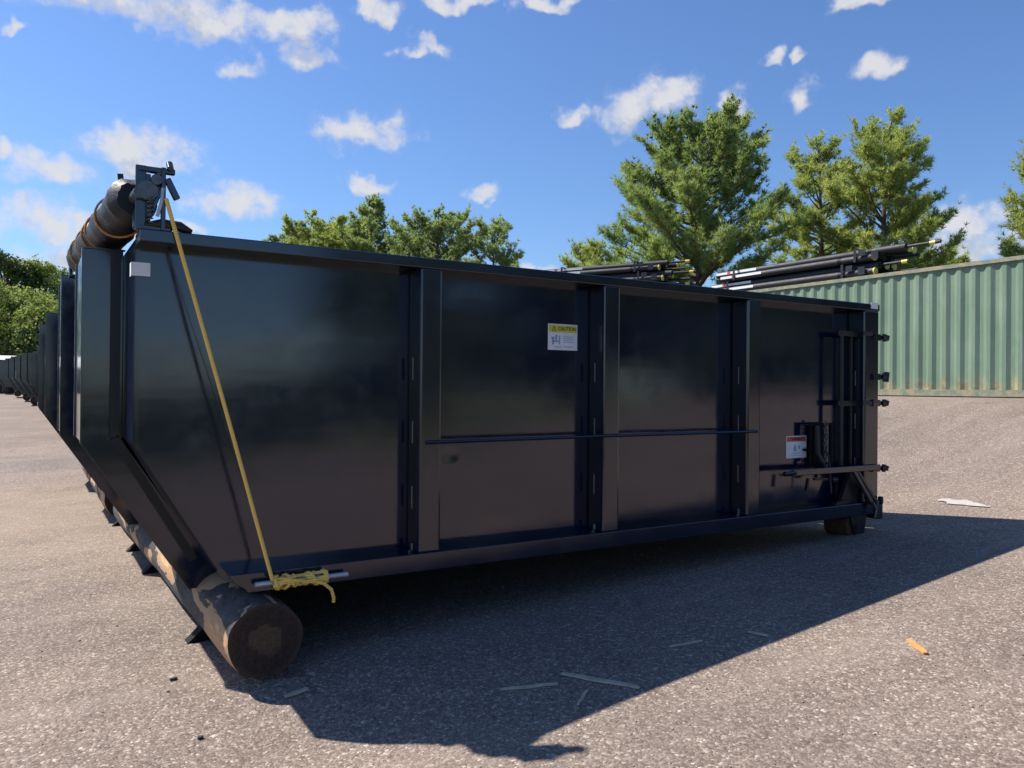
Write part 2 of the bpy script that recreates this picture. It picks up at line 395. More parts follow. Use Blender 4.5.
# ------------------------------------------------------------------ dumpsters
L = 5.8624
def rot_rect_slope(mb, p, q, t):  # not used
    pass
def dumpster(T, zs, nx0=-.639, full=False, ny=(.8, 1.6), W=2.4, seed=0):
    root = empty('roll_off_dumpster')
    x0 = -.416; rec = .18 if full else .17; tr = .064; br = .112
    zb = .058; xb = .052; sl = (xb-x0)/(zs-zb)
    def xslope(z, off=0): return xb-(z-zb)*sl+off if z < zs else x0+off
    # side walls: a flat plate with a cut-back nose
    for k, (ya, yb) in enumerate(((rec, rec+.008), (W-rec-.008, W-rec))):
        m = MB()
        m.prism([(x0, T-.01), (x0, zs), (xslope(br-.02), br-.02), (L-.05, br-.02), (L-.05, T-.01)], ya, yb)
        s_ = m.build('side_wall', M_black, root)
        if full and k == 0:
            # folded edge down the front plate and lip along its cut edge
            f = MB(); f.bar((x0+.155, rec-.004, T-.07), (.30, rec-.004, br+.012), .012, .008, (0, 1, 0)); f.build('seam', M_frame, s_)
            f = MB(); f.bar((x0+.006, rec-.006, T-.08), (x0+.006, rec-.006, zs+.01), .02, .012, (0, 1, 0)); f.bar((x0+.006, rec-.006, zs), (xslope(br, .012), rec-.006, br), .02, .012, (0, 1, 0)); f.build('edge_lip', M_frame, s_)
    for ya, yb in ((0, rec+.03), (W-rec-.03, W)):
        m = MB(); m.box((x0-.005, ya, T-tr), (L+.005, yb, T)); m.build('top_rail', M_frame, root, bevel=.006)
        m = MB(); m.prism([(.137, 0), (L, 0), (L, br), (xslope(br, .018), br)], ya+.0, yb); m.build('bottom_rail', M_frame, root, bevel=.006)
    px_ = [(1.162, 1.315), (2.601, 2.754), (4.094, 4.250), (5.648, L)]
    for (a, b) in px_:
        for side, (ya, yb) in enumerate(((.003, rec), (W-rec, W-.003))):
            if side == 1 and not full: continue
            m = MB(); m.box((a, ya, br-.004), (b, yb, T-tr+.004)); p_ = m.build('post', M_frame, root, bevel=.016)
            if full and side == 0:
                f = MB(); f.box((b+.001, rec-.006, br+.02), (b+.028, rec-.001, T-tr-.01)); f.build('backing_strip', M_frame, p_)
                for zc in (.45, .86, 1.26):
                    f = MB(); f.tube([(a-.003, rec*.55, zc-.07), (a-.003, rec*.55, zc+.07)], .006, 6); f.build('weld_bead', M_grey, p_)
                f = MB(); f.tube([(a-.004, rec*.5, br), (a-.004, rec*.5, br+.05)], .012, 6); f.tube([(a-.004, rec*.5, br+.006), (a-.03, rec*.4, br+.004)], .01, 6); f.build('weld_bead', M_grey, p_)
    # front bulkhead: vertical plate then raked plate
    m = MB(); m.prism([(x0, T-.03), (x0-.008, T-.03), (x0-.008, zs), (xb-.01, zb), (xb+.02, zb), (x0, zs+.01)], rec-.001, W-rec+.001)
    m.build('front_panel', M_black, root)
    # central nose: two side plates following the profile, front plate, lips
    e = x0-nx0; q = min(zs, .8) if full else zs-.03
    prof = [(x0-.01, T-.004), (nx0, T-.004), (nx0, q), (nx0+(q+.13)*.652, -.13), (.28, -.13), (.28, .05), (x0+(zs-.1)*sl, .1), (x0-.01, zs-.02)]
    ns = empty('nose_box') if False else None
    for yy in ny:
        m = MB(); m.prism(prof, yy, yy+.008); pl = m.build('nose_plate', M_black, root)
        f = MB(); f.bar((nx0, yy, T-.004), (nx0, yy, q), .035, .012, (1, 0, 0)); f.bar((nx0, yy, q), (nx0+(q+.13)*.652, yy, -.13), .035, .012, (1, 0, 0)); f.bar((nx0, yy, T-.002), (x0, yy, T-.002), .03, .008); f.build('edge_lip', M_frame, pl)
        f = MB(); f.bar((x0-.05, yy-.02, T-.01), (x0-.05, yy-.02, zs), .045, .05, (1, 0, 0)); f.bar((x0-.05, yy-.02, zs), (xb-.07, yy-.02, zb), .045, .05, (1, 0, 0)); f.build('stiffener', M_matt, pl)
    m = MB(); m.prism([(nx0+.012, T-.02), (nx0+.004, T-.02), (nx0+.004, q), (nx0+(q+.12)*.652+.004, -.12), (nx0+(q+.12)*.652+.02, -.12), (nx0+.014, q)], ny[0]+.009, ny[1]-.001)
    m.build('nose_cover', M_black, root)
    m = MB(); m.box((.1, rec, .06), (L-.06, W-rec, .1))
    for k in range(12): m.box((.25+k*.47, rec, .001), (.32+k*.47, W-rec, .059))
    m.build('floor', M_matt, root)
    m = MB(); m.box((L-.04, .19, .09), (L-.006, W-.19, T-.08))
    for zz in (.35, .8, 1.25, 1.65): m.box((L-.006, .19, zz-.05), (L+.045, W-.19, zz+.05))
    d = m.build('rear_door', M_frame, root)
    return root, d

main, rdoor = dumpster(1.95, .831, full=True)
main.name = 'roll_off_dumpster'
tag(main, 'large black open-top dumpster filling the foreground with a yellow rope down its side', 'dumpster', 'row of black dumpsters')
rec = .18; L_ = L
# long thin rod across the middle posts
m = MB(); m.tube([(1.255, -.012, .80), (2.6, -.014, .805), (4.17, -.012, .803)], .011, 8); m.tube([(4.17, -.012, .803), (4.20, .0, .80)], .013, 8); m.tube([(1.255, -.012, .80), (1.21, .004, .798)], .013, 8)
m.build('side_rod', M_frame, main, smooth=True)
# dent low in the second panel
# caution sticker
def sticker(x0, x1, z0, z1, y, head, body, hh, word, lines, name='sticker', font=.03):
    m = MB(); m.box((x0, y-.003, z0), (x1, y, z1)); s_ = m.build(name, body, main)
    m = MB(); m.box((x0+.008, y-.0045, z1-hh-.008), (x1-.008, y-.0032, z1-.008)); m.build('header', head, s_)
    if word:
        cu = bpy.data.curves.new('lettering', 'FONT'); cu.body = word; cu.size = font; cu.align_x = 'CENTER'; cu.align_y = 'CENTER'; cu.extrude = .0004; cu.offset = .0008
        cu.materials.append(M_ink); t_ = bpy.data.objects.new('lettering', cu); COL.objects.link(t_); t_.parent = s_
        bpy.context.view_layer.update(); me = bpy.data.meshes.new_from_object(t_); bpy.data.objects.remove(t_)
        t_ = bpy.data.objects.new('lettering', me); COL.objects.link(t_); t_.parent = s_
        t_.location = ((x0+x1)/2+.01, y-.0052, z1-hh/2-.008); t_.rotation_euler = (R(90), 0, 0)
    m = MB()
    for a, b, c, d in lines: m.box((x0+a*(x1-x0), y-.0045, z0+c*(z1-z0)), (x0+b*(x1-x0), y-.0032, z0+d*(z1-z0)))
    m.build('fine_print', M_inkb, s_)
    return s_
sticker(2.238, 2.495, 1.418, 1.605, rec, M_yel, M_white, .052, '\u26a0 CAUTION',
        [(.10, .22, .42, .50), (.16, .36, .30, .36), (.24, .31, .36, .58), (.36, .41, .22, .56), (.13, .19, .2, .42), (.52, .86, .50, .53), (.52, .9, .43, .455), (.52, .84, .36, .385), (.52, .88, .29, .315), (.2, .45, .1, .13), (.52, .86, .12, .15)], font=.036)
sticker(4.785, 5.055, .54, .737, rec, M_red, M_white, .042, 'WARNING',
        [(.36, .5, .3, .5), (.4, .46, .5, .6), (.6, .68, .4, .56), (.3, .7, .2, .23), (.2, .8, .1, .12)], font=.03)
# white reflective tabs on the corners
m = MB(); m.box((-.442, rec-.014, 1.725), (-.351, rec-.011, 1.797)); m.box((-.4435, rec-.014, 1.725), (-.4395, rec+.06, 1.797)); m.build('reflector', M_white, main)
m = MB(); m.box((L-.135, -.004, T0 := 1.905), (L-.03, -.0012, 1.962)); m.build('reflector', M_white, main)

# --- rear latch gear on the side
hz_ = [1.641, 1.274, 1.03, .42]
def pin(z, big):
    m = MB(); m.box((L-.11, -.018, z-.03), (L-.004, -.0015, z+.03)); h = m.build('hinge', M_frame, main)
    m = MB(); m.tube([(L+.02, -.012, z), (L+.10, -.012, z)], .022, 8); m.tube([(L+.085, -.012, z-.045 if big else z-.02), (L+.10, -.012, z+.045 if big else z+.02)], .026, 8)
    m.tube([(L+.06, -.012, z-.035), (L+.06, -.012, z+.035)], .018, 8); m.build('hinge_pin', M_matt, h, smooth=True)
for i, z in enumerate(hz_): pin(z, i in (1,))
m = MB(); m.tube([(5.40, .07, 1.69), (5.40, .07, .46)], .02, 8); m.tube([(5.57, .09, 1.66), (5.57, .09, .46)], .012, 8)
rod = m.build('latch_rod', M_matt, main, smooth=True)
for z in (1.67, 1.03):
    m = MB(); m.box((5.35, .06, z-.028), (5.646, .09, z+.022)); m.box((5.60, -.016, z-.02), (L-.12, -.001, z+.02)); m.build('latch_arm', M_matt, main, bevel=.006)
m = MB(); m.bar((4.62, -.02, .44), (5.85, -.02, .432), .02, .055); m.tube([(4.52, -.02, .436), (4.66, -.02, .44)], .022, 8)
m.build('latch_lever', M_frame, main, bevel=.006)
# rack that carries the binder: frame, plate, chain, hook
m = MB()
m.box((5.0, .09, .83), (5.31, .115, .85)); m.box((5.0, .09, .47), (5.02, .115, .83)); m.box((5.28, .09, .34), (5.31, .115, .83)); m.box((5.09, .13, .47), (5.26, rec-.002, .83)); m.box((5.0, .12, .60), (5.28, rec-.002, .62))
rk = m.build('binder_rack', M_nearblack, main, bevel=.004)
m = MB(); random.seed(3)
for k in range(11):
    z = .84-k*.036; a_ = k*1.57; m.tube([(5.17+.02*math.cos(t_)*(math.cos(a_)), .06+.02*math.cos(t_)*math.sin(a_), z+.028*math.sin(t_)) for t_ in np.linspace(0, 6.283, 9)], .006, 5)
m.build('chain', M_grey, rk, smooth=True)
m = MB(); m.tube([(5.07, .08, .83), (5.07, .07, .58), (5.11, .05, .5)], .024, 8); m.tube([(5.09, .03, .62), (5.13, .0, .58), (5.13, -.03, .24)], .008, 6); m.bar((4.85, .0, .38), (4.83, .0, .27), .025, .02); m.bar((4.93, -.0, .37), (5.12, .0, .36), .025, .02); m.tube([(5.16, -.01, .35), (5.22, -.01, .35)], .024, 8)
m.build('ratchet_binder', M_matt, rk, smooth=True)
# gusset and hook chain at the lower rear corner
m = MB(); m.prism([(5.36, .113), (5.60, .113), (5.60, .46), (5.55, .46)], .05, .09); m.prism([(5.26, .113), (5.44, .113), (5.44, .15), (5.3, .14)], .03, .08)
m.build('gusset', M_matt, main)
m = MB(); m.bar((5.48, .0, .42), (5.72, -.03, .10), .035, .03); m.bar((5.54, .0, .42), (5.78, -.03, .12), .02, .02); m.tube([(5.70, -.05, .12), (5.74, -.06, .05), (5.72, -.06, -.02)], .012, 6); m.tube([(5.78, -.05, .13), (5.74, -.06, .06)], .012, 6)
m.build('door_binder', M_grey, main)
m = MB(); m.box((L-.05, -.025, -.05), (L+.035, .10, .125)); m.box((L-.02, -.045, .09), (L+.015, .0, .16)); m.build('corner_bracket', M_matt, main, bevel=.01)
# ground rollers at the rear
for yy in (.04, 2.14):
    m = MB(); m.tube([(5.56, yy, -.10), (5.56, yy+.24, -.10)], .115, 24); rl = m.build('roller', M_rust, main, smooth=True)
    m = MB(); m.prism([(5.46, .0), (5.70, .0), (5.66, -.19), (5.54, -.19)], yy-.03, yy-.012); m.prism([(5.46, .0), (5.70, .0), (5.66, -.19), (5.54, -.19)], yy+.255, yy+.27); m.tube([(5.56, yy-.04, -.10), (5.56, yy+.28, -.10)], .03, 10); m.build('roller_bracket', M_matt, rl)
# cleat bar
m = MB(); m.tube([(.165, -.045, .055), (.69, -.045, .052)], .015, 10); m.box((.30, -.036, .035), (.34, -.0, .07)); m.box((.53, -.036, .035), (.57, -.0, .07)); m.build('cleat', M_galv, main, smooth=True)

# --- tarp roller with its bracket, on top of the front end
def on_y(px, py, y):
    d = fw+rt*(px-512)/F-up*(py-384)/F; return CAM+d*((y-CAM[1])/d[1])
A = on_y(134, 199, .16); B = on_y(83, 261, 2.25)
tr_ = None
m = MB(); pts = []; rr = []
random.seed(5)
for i in range(34):
    k = i/33; pts.append(A+(B-A)*k+np.array([0, 0, -.012*math.sin(3.14*k)])); rr.append(.114+.006*math.sin(i*1.9)+.006*math.sin(i*.7)-(.03 if i in (0, 33) else 0))
m.tube(pts, rr, 26)
m.v = [(x+random.gauss(0, .0022), y, z+random.gauss(0, .0022)) for x, y, z in m.v]
m.v = [(x+.004*math.sin(y*23+z*31), y, z+.003*math.sin(y*17+x*40)) for x, y, z in m.v]
troll = m.build('tarp_roll', M_tarp, main, smooth=True)
ax = (B-A)/np.linalg.norm(B-A); uu = np.cross(ax, (0, 0, 1)); uu /= np.linalg.norm(uu); vv = np.cross(uu, ax)
def loop(k0, k1, rad=.123, th=.007):
    m = MB(); pts = []
    for i in range(25):
        a_ = 2*math.pi*i/24; k = k0+(k1-k0)*math.sin(a_/2)
        pts.append(A+(B-A)*k+rad*(math.cos(a_)*uu+math.sin(a_)*vv))
    m.tube(pts, th, 6, cap=False); m.build('strap', M_strap, troll, smooth=True)
for k0, k1 in ((.14, .24), (.40, .44), (.50, .52), (.60, .66), (.84, .82)): loop(k0, k1)
m = MB(); m.tube([A-ax*.16, B+ax*.12], .03, 10); m.build('roller_shaft', M_grey, troll, smooth=True)
m = MB()
X = -.395
m.bar((X-.02, .05, 1.95), (X-.02, .05, 2.285), .03, .05, (1, 0, 0)); m.bar((X+.085, .02, 1.95), (X+.085, .02, 2.28), .035, .022, (1, 0, 0)); m.box((X-.03, .02, 2.255), (X+.10, .07, 2.28)); m.box((X-.03, .02, 1.951), (X+.13, .10, 1.972))
m.box((X+.0, .06, 2.0), (X+.03, .08, 2.25)); m.box((X+.06, .04, 2.14), (X+.09, .08, 2.25)); m.bar((X+.10, .0, 2.22), (X+.15, .0, 2.12), .04, .03)
m.bar((X+.02, .03, 2.02), (X+.09, .02, 2.2), .012, .02); m.box((X+.08, .0, 2.25), (X+.14, .04, 2.275)); m.tube([(X+.115, -.01, 2.27), (X+.115, .03, 2.31)], .018, 8)
br_ = m.build('tarp_bracket', M_frame, main, bevel=.003)
m = MB(); m.tube([(X-.02, .12, 1.97), (X-.02, .20, 2.1)], .03, 8); m.tube([(X+.01, .0, 2.15), (X+.01, .08, 2.15)], .05, 14); m.tube([(X+.05, -.01, 2.21), (X+.05, .06, 2.21)], .028, 10); m.build('gear', M_grey, br_, smooth=True)
m = MB(); m.tube([(X+.055, .0, 2.02), (X+.075, -.005, 2.10), (X+.082, .0, 2.17)], .009, 8); m.build('rod', M_galv, br_, smooth=True)
m = MB(); 
m.tube([(X+.02+.014*math.cos(i*.9), .0+.014*math.sin(i*.9), 1.985+i*.0032) for i in range(44)], .004, 5); m.build('spring', M_grey, br_, smooth=True)
m = MB(); m.tube([(X+.0, .03, 1.975), (X+.08, .03, 1.99), (X+.17, .04, 1.985), (X+.23, .05, 1.965)], [.012, .026, .028, .014], 10); m.build('handle', M_matt, br_, smooth=True)
m = MB(); h_ = on_y(122, 190, .5); m.bar(h_, h_+np.array([-.01, 0, .09]), .012, .03, (1, 0, 0)); m.build('end_hook', M_matt, troll)
m = MB(); m.box((-.66, 2.18, 1.94), (-.64, 2.32, 2.12)); m.box((-.54, 2.18, 1.94), (-.52, 2.32, 2.12)); m.box((-.64, 2.18, 1.94), (-.54, 2.32, 1.955)); m.build('tarp_bracket', M_frame, main)

# rope, tied on the cleat
m = MB(); p0 = np.array((-.30, -.01, 2.115)); p1 = np.array((.252, -.065, .075))
pts = [p0+(p1-p0)*k+np.array((.0, -.02*math.sin(3.14*k), -.03*math.sin(3.14*k)*0)) for k in np.linspace(0, 1, 24)]
m.tube(pts, .0105, 8)
wr = []
for i in range(150):
    k = i/149; a_ = i*.62; cx_ = .262+.30*abs(((k*5) % 2)-1); e_ = 1+.25*math.sin(i*.23)
    wr.append((cx_, -.047+.030*e_*math.sin(a_), .054+.030*e_*math.cos(a_)))
m.tube([tuple(p1)]+wr, .0095, 7)
for s_ in (0, 1, 2): m.tube([(.255+.02*s_, -.07, .04+.02*s_), (.36, -.088, .065), (.47, -.088, .045), (.56, -.07, .07-.02*s_), (.575, -.04, .05)], .010, 7)
m.tube([(.46, -.085, .05), (.53, -.10, .03), (.575, -.10, -.01), (.59, -.10, -.06), (.588, -.10, -.085)], .010, 8)
ro = m.build('rope', M_rope, smooth=True)
tag(ro, 'yellow rope running down the big dumpster\'s side and knotted around its metal cleat', 'rope')

# ------------------------------------------------------------------ the row of dumpsters behind
rowlab = ['black dumpster nose directly left of the big dumpster, second in the row', 'third black dumpster of the row, its edge showing just left of the second',
          'fourth black dumpster of the row, a thin lower strip left of the third']
def place(o, x, y, z): o.location = (x, y, z)
d2, _ = dumpster(2.10, .74); d2.name = 'roll_off_dumpster'; place(d2, -.033, 2.65, .0); tag(d2, rowlab[0], 'dumpster', 'row of black dumpsters')
d3, _ = dumpster(1.97, .80); place(d3, -.11, 5.3, .0); tag(d3, rowlab[1], 'dumpster', 'row of black dumpsters')
def gdump(x, y): return gz(0, y)+.44
d4 = copy_tree(d3); place(d4, -.16, 7.95, .03); tag(d4, rowlab[2], 'dumpster', 'row of black dumpsters')
far = [(41, 18.5), (38, 21), (34.5, 24), (31, 27.5), (27, 30.5), (22.5, 34), (17, 38.5), (11, 43.5), (4, 50), (-6, 58)]
words = ['fifth', 'sixth', 'seventh', 'eighth', 'ninth', 'tenth', 'eleventh', 'twelfth', 'thirteenth', 'last']
far_log = []
for (px, dep), wd in zip(far, words):
    c = copy_tree(d3); q = at(px, 384, dep); x = q[0]+.64; y = q[1]-.8
    place(c, x, y, gdump(x, y)); far_log.append((x, y))
    tag(c, f'{wd} black dumpster along the row that runs off to the left edge', 'dumpster', 'row of black dumpsters')
    c.scale[2] = random.uniform(.93, 1.03); c.location[0] += random.uniform(-.08, .08)
m = MB(); m.box((.0, 0, 0), (.012, .28, .42))
wc_ = m.build('paper_notice', M_white); px, dep = far[6]; q = at(15.5, 384, 38.2); wc_.location = (q[0]-.0, q[1], gz(0, 35)+1.35)
tag(wc_, 'small white notice stuck on the front of a far dumpster', 'notice')

# ------------------------------------------------------------------ logs
def log(name, x, y0, y1, z, r, seed):
    random.seed(seed); n = 40; k = max(8, int((y1-y0)/.12)); m = MB(); prof = [1+random.gauss(0, .012) for _ in range(n)]
    for i in range(3): prof = [(prof[j-1]+2*prof[j]+prof[(j+1) % n])/4 for j in range(n)]
    vs = []
    for i in range(k+1):
        yy = (y1-y0)*i/k; rr_ = r*(1+.015*math.sin(i*.5+seed))*(0.965 if i in (0, k) else 1)
        for j in range(n):
            a_ = 2*math.pi*j/n; q = rr_*prof[j]*(1+.012*math.sin(5*a_+i*.21))
            vs.append((q*math.cos(a_), yy, q*math.sin(a_)))
    m.add(vs, [(i*n+j, (i+1)*n+j, (i+1)*n+(j+1) % n, i*n+(j+1) % n) for i in range(k) for j in range(n)])
    m.add(vs[:n], [tuple(range(n))]); m.add(vs[-n:], [tuple(range(n-1, -1, -1))])
    o = m.build(name, [M_bark, M_end], smooth=True)
    o.data.polygons[-1].material_index = 1; o.data.polygons[-2].material_index = 1
    for q in (-1, -2): o.data.polygons[q].use_smooth = False
    o.location = (x, y0, z); return o
l1 = log('support_log', .205, -.13, 5.35, -.232, .205, 1); l1.rotation_euler[2] = R(1.2)
tag(l1, 'thick peeling log with sawn dark end propping up the front of the big dumpster', 'log', 'logs under the dumpsters')
l2 = log('support_log', .02, 5.6, 10.5, -.19, .2, 4); tag(l2, 'second log in line, under the third and fourth dumpsters', 'log', 'logs under the dumpsters')
for i, (x, y) in enumerate(far_log):
    o = log('support_log', x+.12, y-.1, y+2.35, gdump(x, y)-.23, .2, 10+i); tag(o, f'log end under the {words[i]} dumpster of the far row', 'log', 'logs under the dumpsters')

# small near-black prisms on the ground beside the log
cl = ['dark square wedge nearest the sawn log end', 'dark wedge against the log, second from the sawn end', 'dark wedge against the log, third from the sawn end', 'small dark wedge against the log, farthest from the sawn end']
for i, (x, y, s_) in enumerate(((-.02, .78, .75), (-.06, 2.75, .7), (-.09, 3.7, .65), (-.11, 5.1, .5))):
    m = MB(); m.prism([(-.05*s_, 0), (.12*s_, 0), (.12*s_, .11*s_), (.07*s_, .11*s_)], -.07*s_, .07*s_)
    o = m.build('log_wedge', M_nearblack, loc=(x, y, gz(x, y)-.002), bevel=.004); tag(o, cl[i], 'wedge', 'wedges beside the log')

# ------------------------------------------------------------------ green containers
def container(label, x, ya, yb, z, H=2.59, rz=0):
    root = empty('shipping_container', (x, ya, z), rz, label=label, cat='shipping container', group='green shipping containers')
    Ln = yb-ya; m = MB(); per = .278; dep_ = .036; y = .16; pr = []
    while y < Ln-.16:
        for dy, dx in ((0, 0), (.07, 0), (.138, dep_), (.208, dep_)):
            if y+dy < Ln-.1: pr.append((y+dy, dx))
        y += per
    for side, xo in ((1, .03), (-1, 2.438-.03)):
        mm = MB(); n = len(pr); mm.add([(xo+side*dx, yy, .14) for yy, dx in pr]+[(xo+side*dx, yy, H-.07) for yy, dx in pr], [(i, i+1, i+1+n, i+n) for i in range(n-1)])
        mm.build('side_panel', M_cont, root)
    m = MB(); m.box((.0, .12, H-.075), (.08, Ln-.12, H)); m.box((2.358, .12, H-.075), (2.438, Ln-.12, H)); m.build('top_rail', M_crail, root)
    m = MB(); m.box((.0, .12, .02), (.09, Ln-.12, .145)); m.box((2.348, .12, .02), (2.438, Ln-.12, .145)); m.build('bottom_rail', M_crail, root)
    for cx_ in (0, 2.438-.15):
        for cy_ in (0, Ln-.15):
            mm = MB(); mm.box((cx_, cy_, 0), (cx_+.15, cy_+.15, H+.003)); mm.build('corner_post', M_cont, root, bevel=.01)
    m = MB(); m.box((.08, .1, H-.03), (2.36, Ln-.1, H-.012)); m.build('roof', M_cont, root)
    m = MB(); m.box((.06, .16, .15), (2.38, .18, H-.1)); m.box((.06, Ln-.18, .15), (2.38, Ln-.16, H-.1)); m.build('end_wall', M_cont, root)
    m = MB(); m.box((.1, .2, .1), (2.3, Ln-.2, .15)); m.build('floor', M_crail, root)
    return root
CX = 14.36
container('faded green corrugated shipping container standing behind the big dumpster\'s rear end', CX, -1.55, 10.65, 1.03)
q2 = at(671, 258, 21.6); RZ = R(27)
container('green shipping container farther back, hidden behind the dumpster, carrying the far pole bundle', q2[0]+.1, q2[1]-.35, q2[1]+5.7, 1.27, rz=RZ)

# ------------------------------------------------------------------ bundles of black poles on the containers
def bundle(y0, y1, x, z, label, seed, n=6, rz=0):
    random.seed(seed)
    root = empty('pole_bundle', (x, y0, z), rz, label=label, cat='pole bundle', group='bundles of black poles on the containers')
    Ln = y1-y0
    for i in range(n):
        xx = .09+i*.12; zz = .085+(0.135 if i % 2 else 0)
        s0 = random.uniform(.1, .5)+(.3 if i % 2 == 0 else 0); e0 = Ln-random.uniform(0, .3)
        m = MB(); m.tube([(xx, s0, zz), (xx, e0, zz)], .080, 14)
        if i in (1, 4): m.tube([(xx, s0-.55-.2*random.random(), zz), (xx, s0+.02, zz)], .034, 10)
        p_ = m.build('pole', M_tube, root, smooth=True)
        m = MB(); m.tube([(xx, s0-.03, zz), (xx, s0+.035, zz)], .079, 14)
        if i in (1, 4): m = MB(); m.tube([(xx, s0-.62, zz), (xx, s0-.5, zz)], .042, 12)
        if i % 2 or i == 0: m.build('cap', M_cap, p_, smooth=True)
        m = MB(); m.tube([(xx, s0+.75, zz), (xx, s0+.85, zz)], .08, 14); m.build('collar', M_matt, p_, smooth=True)
        m = MB(); m.tube([(xx, Ln*.55, zz), (xx, Ln*.55+.05, zz)], .078, 14); m.build('collar', M_matt, p_, smooth=True)
        if i < 3:
            m = MB(); m.box((xx-.081, e0-1.35, zz-.01), (xx-.075, e0-.02, zz+.05)); m.build('reflective_strip', M_white, p_)
            m = MB(); m.box((xx-.084, e0-.5, zz-.02), (xx-.0815, e0-.4, zz+.055)); m.build('red_mark', M_red, p_)
        if i in (0, 1):
            m = MB(); m.tube([(xx, e0-2.45, zz), (xx, e0-2.1, zz)], .079, 14); m.build('orange_tag', M_orange, p_, smooth=True)
    for yy in (1.15, Ln-.8):
        m = MB(); m.box((-.01, yy, -.0), (.1+n*.135, yy+.06, .010)); m.box((-.01, yy, .0), (.0, yy+.06, .30)); m.box((.1+n*.135, yy, .0), (.11+n*.135, yy+.06, .30)); m.box((-.01, yy, .297), (.11+n*.135, yy+.06, .305))
        m.build('cradle', M_matt, root)
    for i in range(2):
        m = MB(); m.box((-.02, .62+i*.3, .03+i*.1), (-.002, .78+i*.3, .20+i*.06)); m.build('end_plate', M_matt, root)
    return root
zt = 1.03+2.593
bundle(5.3, 10.6, CX+.02, zt, 'lower bundle of black poles on the near container, yellow caps at its right end', 1)
bundle(5.0, 10.4, CX+.04, zt+.31, 'upper bundle of black poles on the near container, stacked on the lower bundle', 2)
z2 = 1.27+2.593
bundle(q2[1]+0, q2[1]+0+4.3, q2[0]+.13, z2+0, 'bottom bundle of black poles on the far container, mostly hidden by the dumpster rail', 3, rz=RZ)
bundle(q2[1]+-0.15, q2[1]+-0.15+4.3, q2[0]+.13, z2+0.31, 'middle bundle of black poles on the far container, just above the dumpster rail', 3, rz=RZ)
bundle(q2[1]+0, q2[1]+0+4.3, q2[0]+.13, z2+0.62, 'topmost bundle of black poles on the far container beside the large pine', 4, rz=RZ)

# ------------------------------------------------------------------ trees
def mesh_tris(name, V, Fc, m, parent, nper=3):
    V = np.asarray(V, np.float32); Fc = np.asarray(Fc, np.int32)
    me = bpy.data.meshes.new(name); me.vertices.add(len(V)); me.vertices.foreach_set('co', V.ravel())
    me.loops.add(Fc.size); me.loops.foreach_set('vertex_index', Fc.ravel())
    me.polygons.add(len(Fc)); me.polygons.foreach_set('loop_start', np.arange(0, Fc.size, Fc.shape[1], dtype=np.int32))
    try: me.polygons.foreach_set('loop_total', np.full(len(Fc), Fc.shape[1], np.int32))
    except Exception: pass
    me.materials.append(m); me.update(calc_edges=True)
    o = bpy.data.objects.new(name, me); COL.objects.link(o); o.parent = parent; return o
def blades(centers, dirs, rng, nb, ln, wd, spread=.9):
    """needle-like blades leaving each point around its direction"""
    C = np.repeat(centers, nb, 0); Dv = np.repeat(dirs, nb, 0)
    d = Dv+rng.normal(0, spread, C.shape); d /= np.linalg.norm(d, axis=1, keepdims=True)
    s = np.cross(d, rng.normal(0, 1, C.shape)); s /= np.linalg.norm(s, axis=1, keepdims=True)
    l = ln*rng.uniform(.6, 1.25, (len(C), 1)); w_ = wd*rng.uniform(.7, 1.3, (len(C), 1))
    V = np.stack([C-s*w_*.5, C+s*w_*.5, C+d*l+s*w_*.25], 1).reshape(-1, 3)
    return V, np.arange(len(V)).reshape(-1, 3)
